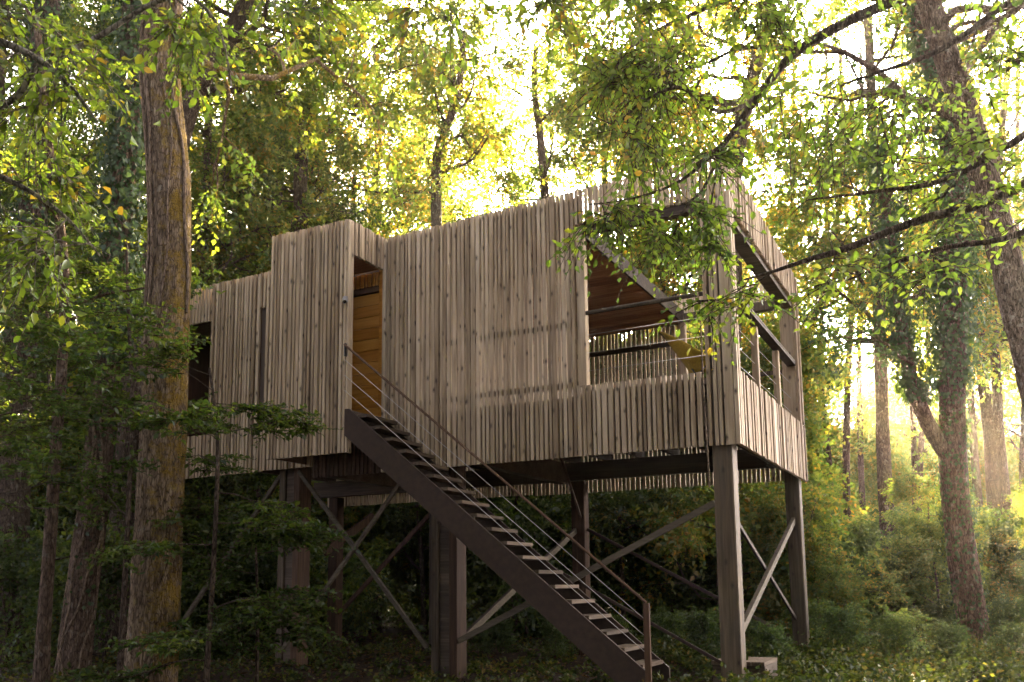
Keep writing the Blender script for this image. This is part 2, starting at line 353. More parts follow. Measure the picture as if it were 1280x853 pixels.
# porch back wall: door, jambs and the boarded header over it
box('jamb', (-4.86,-4.79,0.008,0.11,0.76,2.86), W_DOOR, ve)
hd = box('header', (-6.06,-4.865,0.06,0.10,2.58,2.855), INNER, ve)
for a, b in split_run(-6.05, -4.87): slat('x', a, b, 0.058, -1, 2.66, 2.85, hd, mat=W_DOOR, th=0.02, jit=0.003)
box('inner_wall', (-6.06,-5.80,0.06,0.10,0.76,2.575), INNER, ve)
dr = box('door', (-5.79,-4.87,0.115,0.155,0.765,2.575), W_DOOR, ve); tag(dr, 'orange varnished wooden door of horizontal boards')
nb = 11; hb = (2.57-0.77)/nb
for i in range(nb): box('board', (-5.785,-4.875,0.098,0.1145,0.77+i*hb+0.004,0.77+(i+1)*hb-0.004), W_DOOR, dr)
# main wall slats that run on below the vestibule floor
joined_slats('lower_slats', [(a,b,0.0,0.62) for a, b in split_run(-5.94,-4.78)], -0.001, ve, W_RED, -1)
# left hand porch
lp = empty('left_porch', parent=house)
joined_slats('header_slats', [(a,b,2.58,top_front(a)) for a, b in split_run(-9.30,-7.985)], 0.0, lp, W_SLAT, -1)
box('lintel', (-9.3,-7.98,0.01,0.12,2.60,2.75), W_DECK, lp)
bevbox('corner_post', (-9.32,-9.14,0.02,0.2,0.0,2.6), W_POST, lp)
joined_slats('parapet_slats', [(a,b,0.15,0.80) for a, b in split_run(-9.30,-7.985)], 0.0, lp, W_SLAT, -1)
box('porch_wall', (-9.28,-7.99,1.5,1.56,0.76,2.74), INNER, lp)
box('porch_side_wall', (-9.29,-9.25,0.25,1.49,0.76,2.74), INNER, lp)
# closed room
rm = empty('room', parent=house)
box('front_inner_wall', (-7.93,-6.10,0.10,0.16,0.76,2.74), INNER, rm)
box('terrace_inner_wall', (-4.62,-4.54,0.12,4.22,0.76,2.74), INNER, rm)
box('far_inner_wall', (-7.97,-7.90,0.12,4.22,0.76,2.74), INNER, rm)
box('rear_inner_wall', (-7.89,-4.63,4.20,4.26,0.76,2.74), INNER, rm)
# roof
rf = box('roof', (-9.3,-1.80,0.13,4.28,2.80,2.97), W_DECK, house)
n = 40
for i in range(n):
    y0 = 0.06 + i*(4.22/n); box('ceiling_board', (-4.53,-1.80,y0,y0+4.22/n-0.008,2.755,2.775), W_CEIL, rf)
box('roof_edge', (-1.798,-1.765,0.06,4.28,2.745,2.95), W_DECK, rf)
# terrace: parapets, corner columns, header bands
tp = empty('terrace_front', parent=house)
rails(tp, 'x', -1.78, -0.02, 0.004, 0.05, (0.25, 0.72))
for a, b in split_run(-1.765, -0.345): slat('x', a, b, 0.0, -1, 0.0, 0.855, tp)
for a, b in split_run(-1.87, -0.31): slat('x', a, b, 0.0, -1, 2.90, top_front((a+b)/2), tp)
box('header_beam', (-1.76,-0.30,0.006,0.12,2.79,2.94), W_DECK, tp)
rod('handrail', (-1.775,0.03,1.775), (-0.28,0.03,1.79), 0.028, W_POST, tp, 8)
for z in (1.50,1.275,1.05): rod('wire', (-1.775,0.035,z), (-0.28,0.035,z+0.01), 0.0035, WIRE, tp, 5)
tc_ = empty('corner_column', parent=house)
for a, b in ((-0.305,-0.262),(-0.228,-0.188),(-0.175,-0.137),(-0.118,-0.012)): slat('x', a, b, 0.0, -1, 0.0, top_front(a), tc_, th=0.04 if b < -0.05 else 0.028)
for a, b in ((-0.035,0.02),(0.032,0.075),(0.09,0.13)): slat('y', a, b, 0.0, 1, 0.0, top_right(0.0), tc_)
bevbox('column_core', (-0.27,-0.05,0.01,0.16,0.05,2.93), W_POST, tc_)
tr = empty('terrace_side', parent=house)
rails(tr, 'y', 0.17, D-0.3, -0.05, -0.004, (0.25,0.72))
for a, b in split_run(0.145, D-0.02): slat('y', a, b, 0.0, 1, 0.0, 0.855, tr)
for a, b in split_run(0.145, D-0.30): slat('y', a, b, 0.0, 1, 2.765, top_right((a+b)/2), tr)
box('header_beam', (-0.19,-0.006,0.165,D-0.25,2.70,2.90), W_DECK, tr)
for a, b in split_run(D-0.28, D+0.01): slat('y', a, b, 0.0, 1, 0.865, top_right((a+b)/2), tr)
bevbox('corner_post', (-0.21,-0.012,D-0.24,D-0.02,0.05,2.93), W_SLAT, tr)
for y in (1.62,3.02): bevbox('rail_post', (-0.14,-0.055,y,y+0.09,0.60,1.775), W_SLAT, tr)
beam('handrail', (-0.06,0.17,1.81), (-0.06,4.13,1.80), 0.13, 0.045, W_POST, tr)
beam('handrail_cap', (0.0,0.17,1.835), (0.0,4.36,1.825), 0.02, 0.02, W_RAIL, tr)
for z in (1.06,1.28,1.52): rod('wire', (-0.10,0.17,z), (-0.10,4.13,z), 0.0035, WIRE, tr, 5)
tb = empty('rear_side', parent=house)
runs = [(a,b,0.04,2.78) for a, b in split_run(-4.6,-1.80, gap=(0.022,0.04))] + [(a,b,0.06,0.85) for a, b in split_run(-9.2,-4.62, gap=(0.02,0.035))]
runs += [(a,b,0.04,0.85) for a, b in split_run(-1.78,-0.22)] + [(a,b,2.775,3.24+rs.uniform(-.02,.02)) for a, b in split_run(-9.2,-0.02)]
joined_slats('rear_slats', runs, D-0.02, tb)
rails(tb, 'x', -9.2, -0.22, D-0.08, D-0.024, (0.30,0.70), W_DECK)
rails(tb, 'x', -4.5, -1.80, D-0.075, D-0.024, (1.25,1.75,2.4), W_DECK)
box('header_beam', (-4.5,-0.215,D-0.16,D-0.024,2.76,2.90), W_POST, tb)
bevbox('screen_post', (-1.84,-1.73,D-0.20,D-0.09,0.76,2.74), W_SLAT, tb)
beam('handrail', (-1.72,D-0.10,1.74), (-0.215,D-0.10,1.74), 0.05, 0.06, W_POST, tb)
# deck, joists and bearers
dk = empty('deck', parent=house)
nbd = 31
for i in range(nbd):
    y0 = 0.055 + i*(4.25/nbd); box('deck_board', (-9.25,-0.055,y0,y0+4.25/nbd-0.012,0.72,0.75), W_DECK, dk)
for i in range(16): box('joist', (-9.0+i*0.585,-9.0+i*0.585+0.06,0.06,4.28,0.52,0.718), W_DECK, dk)
for y in (0.10,3.98): box('bearer', (-9.25,-0.06,y,y+0.14,0.22,0.518), W_DECK, dk)
for x in (-3.95,-6.6,-0.28): box('cross_bearer', (x,x+0.16,0.26,3.96,0.16,0.50), W_DECK, dk)
beam('knee_brace', (-0.5,2.2,0.44), (-2.2,0.4,0.40), 0.14, 0.16, W_RED, dk)
# posts
def post2(x0, x1, y0, y1, z1):
    e = empty('double_post', ((x0+x1)/2,(y0+y1)/2,-2.95), parent=house)
    w, d, h = (x1-x0)/2, (y1-y0)/2, z1+2.95
    bevbox('cheek', (-w,-w+0.12,-d,d,0,h), W_POST, e, e=0.01)
    bevbox('cheek', (w-0.12,w,-d,d,0,h), W_RED, e, e=0.01)
    box('core', (-w+0.123,w-0.123,-d+0.03,d-0.03,0,h), W_DECK, e)
bevbox('corner_support', (-0.30,-0.075,0.06,0.30,-2.95,0.215), W_POST, house, e=0.014)
bevbox('corner_support', (-0.25,-0.04,4.06,4.30,-2.95,0.215), W_POST, house, e=0.014)
post2(-4.10,-3.71,0.16,0.42,0.215); post2(-6.72,-6.33,0.16,0.42,0.215)
bevbox('rear_support', (-3.80,-3.56,4.10,4.32,-2.95,0.215), W_RED, house, e=0.012)
bevbox('rear_support', (-8.97,-8.76,4.10,4.32,-2.95,0.215), W_RED, house, e=0.012)
bevbox('rear_support', (-6.65,-6.42,4.10,4.32,-2.95,0.215), W_POST, house, e=0.012)
bevbox('front_support', (-9.2,-8.95,0.14,0.36,-2.95,0.215), W_POST, house, e=0.012)
# diagonal braces
def brace(p, q, w=0.05, h=0.09, mat=W_RAIL): beam('brace', p, q, w, h, mat, house)
brace((-6.30,0.10,0.13), (-4.12,0.10,-2.30), h=0.052); brace((-4.20,0.05,0.20), (-6.50,0.05,-2.40), h=0.045)
brace((-6.74,0.28,0.18), (-8.93,0.28,-2.30), h=0.055)
brace((-0.33,0.20,-0.62), (-3.70,0.20,-2.22), h=0.068); brace((-3.70,0.26,-0.62), (-0.31,0.26,-2.42), w=0.02, h=0.035, mat=STEEL)
brace((-3.90,0.44,-2.30), (-3.72,4.09,-0.62), h=0.09); 
brace((-3.55,4.2,-0.60), (-0.26,4.2,-2.35), w=0.03, h=0.05, mat=STEEL)
brace((-6.64,4.2,-0.16), (-8.75,4.2,-2.02), h=0.07, mat=W_RED); brace((-6.42,4.2,-0.2), (-3.82,4.2,-2.4), h=0.06, mat=W_RED)
brace((-0.14,4.05,-0.60), (-0.14,0.31,-2.08), h=0.09); brace((-0.19,0.31,-0.70), (-0.19,4.05,-2.05), w=0.03, h=0.05, mat=STEEL)
brace((-2.55,0.9,0.20), (-3.62,4.1,-0.40), w=0.03, h=0.04, mat=W_RED)
brace((-6.55,1.0,-1.0), (-6.3,1.9,-0.4), w=0.06, h=0.12, mat=W_RED)
# staircase
st = empty('staircase', parent=house)
sl = (2.375+0.638)/(4.608-1.05)
xa, za = -4.80, 0.74
xb, zb = -0.86, -2.70
def stringer(y):
    V = []
    for x, z in ((xa,za-0.34),(xa,za),(xa+0.06,za),(xb+0.02,zb+0.26),(xb+0.02,zb-0.10),(xb-0.02,zb-0.10)):
        V += [(x,y,z),(x,y+0.035,z)]
    k = 6; F = [tuple(range(0,2*k,2)), tuple(reversed(range(1,2*k,2)))] + [(2*i,2*i+1,(2*i+3)%(2*k),(2*i+2)%(2*k)) for i in range(k)]
    mk('stringer', V, F, STEEL, st)
stringer(-0.80); stringer(-0.085)
for i in range(19):
    x = -4.70 + i*0.1977; z = 0.655 - i*0.1674
    bevbox('tread', (x,x+0.235,-0.762,-0.088,z-0.04,z), W_TREAD, st)
np_ = bevbox('newel_post', (-0.86,-0.795,-0.845,-0.802,-2.95,-1.72), W_RED, st, e=0.006)
rod('handrail', (-4.80,-0.825,1.585), (-0.83,-0.825,-1.715), 0.015, W_RED, st, 8)
for z0 in (1.385,1.180,0.985): rod('wire', (-4.795,-0.82,z0), (-0.83,-0.82,z0-1.585-1.735+(1.585-z0)*0.15), 0.004, WIRE, st, 5)
box('wall_bracket', (-4.80,-4.78,-0.83,-0.80,1.43,1.60), RODM, st)

# spot lamp at the vestibule corner
lamp = empty('spot_lamp', tuple(hw(-4.80,-0.835,2.18)), ROT); tag(lamp, 'small grey spot lamp fixed to the vestibule corner beside the door', 'lamp')
box('bracket', (-0.03,0.03,0.0,0.03,-0.03,0.05), LAMPM, lamp)
V, F = ring_tube([(0.0,-0.01,0.02),(0.01,-0.03,0.0),(0.035,-0.05,-0.03),(0.055,-0.065,-0.055)], [0.008,0.020,0.027,0.028], 12)
mk('shade', V, F, LAMPM, lamp, smooth=True)
V, F = ring_tube([(0.030,-0.046,-0.026),(0.050,-0.061,-0.049)], [0.022,0.022], 12)
mk('lens', V, [tuple(f) for f in F]+[tuple(range(12,24))], DARKM, lamp)

# yellow canvas chair on the terrace
ch = empty('sling_chair', tuple(hw(-0.76,0.95,0.752)), ROT); tag(ch, 'yellow canvas sling chair with pointed corners on the open terrace', 'chair')
def sling():
    n = 16; V = []
    for i in range(n+1):
        u = i/n; xk = -0.37 + 0.71*u                     # from the high tip to the low tip
        ze = 0.91 - 0.47*u + 0.02*math.sin(math.pi*u); tri = u/0.55 if u < 0.55 else (1-u)/0.45*0.75+0.25
        zk = ze - 0.36*tri
        w = 0.32*(0.25+0.75*math.sin(math.pi*(0.12+0.76*u)))
        for j in range(n+1):
            t = -1+2*j/n; V.append((xk, w*t, zk + (ze-zk)*(abs(t)**1.25)))
    F = [(i*(n+1)+j,(i+1)*(n+1)+j,(i+1)*(n+1)+j+1,i*(n+1)+j+1) for i in range(n) for j in range(n)]
    return V, F
V, F = sling(); so = mk('canvas', V, F, CANVAS, ch, smooth=True)
so.modifiers.new('thickness','SOLIDIFY').thickness = 0.006
for y in (-1,1):
    rod('leg', (-0.34,0.14*y,0.88), (0.32,-0.24*y,0.0), 0.009, RODM, ch)
    rod('leg', (0.30,0.14*y,0.44), (-0.34,-0.24*y,0.0), 0.009, RODM, ch)
    rod('rim', (-0.37,0.18*y,0.915), (0.34,0.18*y,0.445), 0.008, RODM, ch)
rod('foot_bar', (0.32,-0.24,0.006), (0.32,0.24,0.006), 0.009, RODM, ch); rod('foot_bar', (-0.34,-0.24,0.006), (-0.34,0.24,0.006), 0.009, RODM, ch)

# low wooden platform beside the front post
pf = empty('platform', tuple(hw(-0.16,0.75,-2.70)), ROT); tag(pf, 'low wooden platform of planks beside the foot of the corner post', 'platform')
for i in range(4): box('plank', (-0.32+i*0.15,-0.32+i*0.15+0.14,-0.42,0.30,0.27,0.31), W_TREAD, pf)
box('apron', (-0.31,0.27,-0.40,0.28,-0.1,0.266), W_DECK, pf)

# ------------------------------------------------------------------ foliage tools
class Plant:
    def __init__(self, seed): self.r = np.random.default_rng(seed); self.tv, self.tf, self.nv = [], [], 0; self.tw = []; self.lv = []
    def tube(self, pts, radii, k=6, rough=None):
        V, F = ring_tube(pts, radii, k, rough); self.tv.append(V); self.tf.append(F + self.nv); self.nv += len(V)
    def branch(self, p, d, L, r0, r1, n=5, wander=0.25, bias=0.0, k=5):
        pts = [np.array(p, float)]; d = nrm(np.array(d, float))
        for i in range(n):
            d = nrm(d + self.r.normal(0, wander, 3) + np.array([0,0,bias])); pts.append(pts[-1] + d*L/n)
        pts = np.array(pts); self.tube(pts, np.linspace(r0, r1, n+1), k); return pts
    def grow(self, p, d, L, r, lvl, c):
        pts = self.branch(p, d, L, r, r*0.35, n=5 if lvl else 4, wander=c.get('wander',0.25), bias=c.get('bias',0.03) if lvl else c.get('tipbias',-0.02), k=6 if lvl > 1 else (5 if lvl else 3))
        self.children(pts, L, r, lvl, c)
    def children(self, pts, L, r, lvl, c, t0=0.25):
        n = len(pts)-1
        if lvl == 0:
            for i in range(c['twigs']):
                t = self.r.uniform(0.12, 1.0)*n; j = min(int(t), n-1); b = pts[j] + (pts[j+1]-pts[j])*(t-j)
                d = nrm(pts[j+1]-pts[j]) + self.r.normal(0, 0.75, 3); d[2] = d[2]*c.get('flat',1.0) + c.get('twigz',-0.1)
                self.tw.append((b, nrm(d), c['twig']*self.r.uniform(0.6,1.35)))
            return
        for i in range(c['kids'][lvl-1]):
            t = (t0 + (1-t0)*(i+self.r.uniform(0.1,0.9))/c['kids'][lvl-1])*n; j = min(int(t), n-1)
            b = pts[j] + (pts[j+1]-pts[j])*(t-j); ax = nrm(pts[j+1]-pts[j])
            o = self.r.normal(0,1,3); o -= ax*o.dot(ax); o = nrm(o); o[2] *= c.get('flat',1.0)
            d = nrm(ax*c.get('along',0.6) + o)
            self.grow(b, d, L*c.get('ratio',0.55)*self.r.uniform(0.7,1.25), r*0.45, lvl-1, c)
    def leaves(self, per, size, droop=0.25, up=0.75, spread=0.9, near=False, stems=False, width=0.30):
        if not self.tw: return
        B = np.array([t[0] for t in self.tw]); Dr = np.array([t[1] for t in self.tw]); Ln = np.array([t[2] for t in self.tw])
        m = len(B); r = self.r
        if stems:
            for i in range(m):
                q = B[i] + Dr[i]*Ln[i]*0.5 + np.array([0,0,-droop*Ln[i]*0.25]); e = B[i] + Dr[i]*Ln[i] + np.array([0,0,-droop*Ln[i]])
                self.tube([B[i],q,e], [0.005,0.0035,0.002], 3)
        t = (np.arange(per)[None,:] + r.uniform(0.2,0.9,(m,per)))/per
        P = B[:,None,:] + Dr[:,None,:]*(t*Ln[:,None])[:,:,None]; P[:,:,2] -= droop*Ln[:,None]*t*t
        side = np.where(np.arange(per)%2 == 0, 1.0, -1.0)[None,:]*np.ones((m,1))
        upv = np.array([0,0,up]) + r.normal(0, 1-up+0.18, (m,per,3)); upv /= np.linalg.norm(upv, axis=2)[:,:,None]
        lat = np.cross(Dr[:,None,:], upv); lat /= np.linalg.norm(lat, axis=2)[:,:,None] + 1e-6
        ld = Dr[:,None,:]*0.65 + lat*side[:,:,None]*spread + r.normal(0,0.22,(m,per,3)); ld[:,:,2] -= droop*0.8
        self.add_leaves(P.reshape(-1,3), ld.reshape(-1,3), upv.reshape(-1,3), size*r.uniform(0.5,1.35,m*per), near, width)
    def add_leaves(self, P, ld, up, s, near=False, width=0.30):
        ld = ld/(np.linalg.norm(ld, axis=1)[:,None]+1e-6); lat = np.cross(up, ld); lat /= np.linalg.norm(lat, axis=1)[:,None]+1e-6
        nn = np.cross(ld, lat)
        if near: T = [(0,0,0),(0.22,0.78,0.06),(0.58,0.9,0.10),(1,0,-0.10),(0.58,-0.9,0.10),(0.22,-0.78,0.06)]
        else: T = [(0,0,0),(0.45,1,0.07),(1,0,-0.06),(0.45,-1,0.07)]
        cu = (1 + self.r.normal(0, 1.3, len(P)))[:,None]; wd = width*self.r.uniform(0.75,1.2,len(P))[:,None]
        V = np.stack([P + s[:,None]*(a*ld + b*wd*lat + c*cu*nn) for a,b,c in T], 1)
        self.lv.append((V.reshape(-1,3), near))
    def finish(self, root, leafm, barkm, crown='crown', trunk='trunk', smooth=True):
        if self.tv: mk_np(trunk, np.concatenate(self.tv), np.concatenate(self.tf), barkm, root, smooth)
        if self.lv:
            Fs, Vs, k = [], [], 0
            for V, near in self.lv:
                if near:
                    n = len(V)//6; b = (np.arange(n)*6)[:,None] + k
                    Fs += [b+np.array([[0,1,2,3]]), b+np.array([[0,3,4,5]])]
                else:
                    n = len(V)//4; b = (np.arange(n)*4)[:,None] + k
                    Fs += [b+np.array([[0,1,2]]), b+np.array([[0,2,3]])]
                Vs.append(V); k += len(V)
            q = [f for f in Fs if f.shape[1] == 4]; t = [f for f in Fs if f.shape[1] == 3]
            if q and t: t += [f[:,[0,1,2]] for f in q] + [f[:,[0,2,3]] for f in q]; q = []
            mk_np(crown, np.concatenate(Vs), np.concatenate(q or t), leafm, root)
def copy_tree(o, parent=None):
    c = o.copy(); COL.objects.link(c); c.parent = parent
    for ch in list(o.children): copy_tree(ch, c)
    return c
def smooth_path(pts, n):
    P = np.array(pts, float); m = len(P)-1; out = []
    for t in np.linspace(0, m, n):
        i = min(int(t), m-1); u = t-i
        p0, p1, p2, p3 = P[max(i-1,0)], P[i], P[i+1], P[min(i+2,m)]
        out.append(0.5*((2*p1)+(-p0+p2)*u+(2*p0-5*p1+4*p2-p3)*u*u+(-p0+3*p1-3*p2+p3)*u**3))
    return np.array(out)

# ------------------------------------------------------------------ ground
xs = np.concatenate([np.linspace(-170,-32,14), np.linspace(-30,30,121), np.linspace(32,170,14)])
ys = np.concatenate([np.linspace(-70,-6,10), np.linspace(-5,45,101), np.linspace(47,270,22)])
GX, GY = np.meshgrid(xs, ys); GZ = ground(GX, GY)
nx, ny = len(xs), len(ys); idx = np.arange(nx*ny).reshape(ny,nx)
GF = np.stack([idx[:-1,:-1], idx[:-1,1:], idx[1:,1:], idx[1:,:-1]], -1).reshape(-1,4)
m, N, L, out = new_mat('forest_soil')
tc = N('ShaderNodeTexCoord'); n1 = N('ShaderNodeTexNoise', i_Scale=1.2, i_Detail=8.0, i_Roughness=0.7); L(tc.outputs['Object'], n1.inputs['Vector'])
n2 = N('ShaderNodeTexVoronoi', i_Scale=22.0); L(tc.outputs['Object'], n2.inputs['Vector'])
r1 = ramp(N, [(0.35,(0.020,0.014,0.009)),(0.55,(0.045,0.030,0.018)),(0.75,(0.040,0.042,0.016))]); L(n1.outputs['Fac'], r1.inputs['Fac'])
r2 = ramp(N, [(0.1,(1.5,1.3,1.0)),(0.5,(0.6,0.6,0.6))]); L(n2.outputs['Distance'], r2.inputs['Fac'])
mu = N('ShaderNodeMix', data_type='RGBA', blend_type='MULTIPLY'); mu.inputs['Factor'].default_value = 0.8; L(r1.outputs['Color'], mu.inputs['A']); L(r2.outputs['Color'], mu.inputs['B'])
bs = N('ShaderNodeBsdfPrincipled'); bs.inputs['Roughness'].default_value = 0.95; bs.inputs['Specular IOR Level'].default_value = 0.1; L(mu.outputs['Result'], bs.inputs['Base Color'])
bp = N('ShaderNodeBump', i_Strength=0.7, i_Distance=0.04); L(n2.outputs['Distance'], bp.inputs['Height']); L(bp.outputs[0], bs.inputs['Normal']); L(bs.outputs[0], out.inputs['Surface'])
SOIL = m
g = mk_np('ground', np.stack([GX.ravel(),GY.ravel(),GZ.ravel()],1), GF, SOIL, smooth=True); tag(g, kind='structure')

# ------------------------------------------------------------------ individual trees
def trunk_tree(name, label, path, r0, r1, seed, leafm, barkm, limbs=None, cfg=None, leaf=None, k=14, group=None, rough=0.06, flare=0.5, cat='tree', extra=None, rings=40):
    """path: world points from the ground up"""
    P = Plant(seed); pts = smooth_path(path, rings); n = len(pts)
    rad = np.linspace(r0, r1, n); h = np.linspace(0, 1, n)
    rad = rad*(1 + flare*np.exp(-h*14))
    ro = P.r.normal(0, 1, (n,k)); ro = (ro + np.roll(ro,1,0) + np.roll(ro,2,0) + np.roll(ro,3,0))/2.6
    ro = ro*rough + 0.5*rough*np.sin(np.arange(k)*2.4)[None,:]*np.ones((n,1))
    root = empty(name, tuple(pts[0])); base = pts[0].copy(); pts = pts - base
    P.tube(pts, rad, k, ro)
    if limbs:
        for (t0, t1, cnt, Lm, lvl) in limbs:
            for i in range(cnt):
                t = (t0 + (t1-t0)*(i+P.r.uniform(0,1))/cnt)*(n-1); j = min(int(t), n-2)
                a = P.r.uniform(0, 2*np.pi); d = np.array([np.cos(a), np.sin(a), cfg.get('limbz',0.35)])
                P.grow(pts[j], d, Lm*P.r.uniform(0.7,1.2), rad[j]*cfg.get('limbr',0.42), lvl, cfg)
    if extra: extra(P, pts, rad, base)
    if leaf: P.leaves(**leaf)
    P.finish(root, leafm, barkm)
    tag(root, label, cat, group)
    return root
def gp(px, d, sink=0.15):
    x = (px-640)/FPX*d; return np.array([x, d, float(ground(x,d))-sink])
def ivy(P, pts, rad, t0, t1, n, size=0.075, thick=0.10):
    r = P.r; m = len(pts)
    t = r.uniform(t0, t1, n)*(m-1); j = np.minimum(t.astype(int), m-2); f = (t-j)[:,None]
    c = pts[j]*(1-f) + pts[j+1]*f; a = r.uniform(0, 2*np.pi, n)
    o = np.stack([np.cos(a), np.sin(a), np.zeros(n)], 1)
    R = rad[j] + np.abs(r.normal(0, thick, n)) + 0.01
    up = o + r.normal(0,0.35,(n,3)); ld = np.stack([r.normal(0,0.5,n), r.normal(0,0.5,n), -np.ones(n)], 1)
    P.add_leaves(c + o*R[:,None], ld, up, size*r.uniform(0.6,1.3,n), False, 0.42)

CF = dict(kids=(5,4), twigs=9, twig=0.55, wander=0.22, ratio=0.55)
# 1 the big mossy trunk beside the house
T1 = gp(196, 10.0)
def vines1(P, pts, rad, base):
    for a0, w, t0, t1, r in ((-2.45,0.14,0.30,1,0.022),(-2.0,0.20,0.34,1,0.019),(-1.35,0.30,0.30,0.66,0.011),(-0.5,0.15,0.36,1.0,0.019)):
        q = []
        for t in np.linspace(t0, t1, 34):
            i = min(int(t*(len(pts)-1)), len(pts)-2); f = t*(len(pts)-1)-i
            c = pts[i]*(1-f)+pts[i+1]*f; a = a0 + w*math.sin(t*9+a0*3) + 0.10*math.sin(t*37+a0)
            q.append(c + (rad[i]*1.03+0.01)*np.array([math.cos(a), math.sin(a), 0]))
        V, F = ring_tube(q, [r]*len(q), 6); vt.append((V, F))
vt = []
CT1 = dict(CF, kids=(4,3), limbz=0.25, twigs=6, twig=0.5, tipbias=-0.12, twigz=-0.5, limbr=0.3)
big = trunk_tree('mossy_tree', 'big upright tree trunk with orange moss and climbing vines before the house', [T1, pix(205,520,10.0), pix(213,250,10.0), pix(206,0,10.0), T1+np.array([0.3,0.2,14])], 0.262, 0.19, 5, LF_NEAR, BARK_OAK,
    limbs=[(0.70,0.98,8,2.6,2)], cfg=CT1, leaf=dict(per=12, size=0.085, droop=0.5, near=False), k=54, rough=0.032, flare=0.12, extra=vines1, rings=110)
for V, F in vt: mk_np('vine', V, F, VINE, big, True)
# 2 vine wrapped trunk, ivy above
def ex2(P, pts, rad, base): ivy(P, pts, rad, 0.42, 0.98, 6500, 0.085, 0.16); ivy(P, pts, rad, 0.1, 0.42, 250, 0.07, 0.05)
t2 = trunk_tree('ivy_tree', 'trunk wrapped in thin vines with thick ivy above, behind the mossy trunk', [gp(98,13.0), pix(118,620,13.0), pix(140,380,13.0), pix(160,150,13.0), pix(170,-80,13.0)], 0.21, 0.15, 6, LF_IVY, BARK_R, k=36, rough=0.045, extra=ex2, rings=80, flare=0.2)
P = Plant(61)
for a0, w in ((-2.2,0.6),(-1.2,0.8),(-0.6,0.5),(-1.7,0.3)):
    q = []
    pts = smooth_path([gp(98,13.0), pix(118,620,13.0), pix(140,380,13.0), pix(160,150,13.0)], 40) - gp(98,13.0)
    for i, c in enumerate(pts):
        a = a0 + w*math.sin(i*0.35+a0*2) + 0.15*math.sin(i*1.3); q.append(c + (0.225-0.0015*i+ (0.045*math.exp(-i/2.5)))*np.array([math.cos(a), math.sin(a), 0]))
    V, F = ring_tube(q, [0.016]*len(q), 5); mk_np('vine', V, F, VINE, t2, True)
# 3 thin pale tree
CT3 = dict(kids=(4,3), twigs=7, twig=0.45, limbz=0.3, flat=0.6)
trunk_tree('slender_tree', 'thin crooked pale barked tree left of the mossy trunk', [gp(62,11.0), pix(66,610,11.0), pix(78,450,11.0), pix(80,330,11.0), pix(62,190,11.0), pix(45,20,11.0)], 0.075, 0.045, 7, LF_NEAR, BARK_R, limbs=[(0.4,1.0,9,1.4,1)], cfg=CT3, leaf=dict(per=12, size=0.08), k=10, rough=0.08)
# 4 dark ivy trunk at the far left
def ex4(P, pts, rad, base): ivy(P, pts, rad, 0.25, 0.98, 5000, 0.09, 0.15)
trunk_tree('ivy_tree', 'dark ivy clad trunk beside the thin crooked tree', [gp(14,16.0), pix(22,500,16.0), pix(42,260,16.0), pix(60,0,16.0), pix(66,-120,16.0)], 0.30, 0.18, 8, LF_IVY, BARK, k=14, extra=ex4)
# leaning trunk seen past the mossy tree
CB = dict(kids=(5,4), twigs=10, twig=0.6, limbz=0.35)
trunk_tree('leaning_tree', 'leaning bare trunk rising to the right behind the mossy trunk', [gp(150,17.0), pix(175,420,17.0), pix(232,150,17.0), pix(300,20,17.0), pix(350,-120,17.0)], 0.24, 0.13, 9, LF_MID, BARK, limbs=[(0.55,1.0,9,3.0,2)], cfg=CB, leaf=dict(per=12, size=0.12), k=12)
# right hand ivy tree, forked
def ex5(P, pts, rad, base):
    ivy(P, pts, rad, 0.33, 1.0, 9000, 0.085, 0.16); ivy(P, pts, rad, 0.03, 0.36, 1600, 0.07, 0.05)
    f = smooth_path([pix(1192,580,16.0), pix(1160,530,15.9), pix(1138,470,15.8), pix(1124,390,15.8), pix(1112,300,15.9), pix(1095,170,16.0)], 20) - base
    rr = np.linspace(0.15,0.08,20); P.tube(f, rr, 10); ivy(P, f, rr, 0.3, 1.0, 3200, 0.08, 0.11)
    for i in range(5): P.grow(f[8+2*i], (P.r.normal(),P.r.normal(),0.3), 1.6, 0.04, 1, CB)
CR = dict(kids=(5,4), twigs=9, twig=0.6, limbz=0.3)
trunk_tree('ivy_tree', 'forked trunk thick with dark ivy standing in the undergrowth right of the house', [gp(1208,16.0), pix(1196,640,16.0), pix(1190,480,16.0), pix(1194,330,16.0), pix(1185,150,16.0), pix(1150,30,16.0), pix(1130,-100,16.0)], 0.245, 0.17, 10, LF_IVY, BARK_R, limbs=[(0.6,1.0,6,2.4,1)], cfg=CR, leaf=dict(per=12, size=0.10), k=36, rough=0.05, extra=ex5, rings=70, flare=0.12)
# leaning trunk at the right edge
trunk_tree('leaning_tree', 'thick brown trunk leaning away from the house beside the forked ivy tree', [gp(1400,13.0), pix(1330,600,13.0), pix(1283,430,13.0), pix(1243,270,13.0), pix(1200,120,13.0), pix(1166,20,13.0), pix(1130,-120,13.0)], 0.27, 0.15, 12, LF_MID, BARK_R, limbs=[(0.62,1.0,6,2.6,1)], cfg=CR, leaf=dict(per=12, size=0.10), k=36, rough=0.04, rings=80)
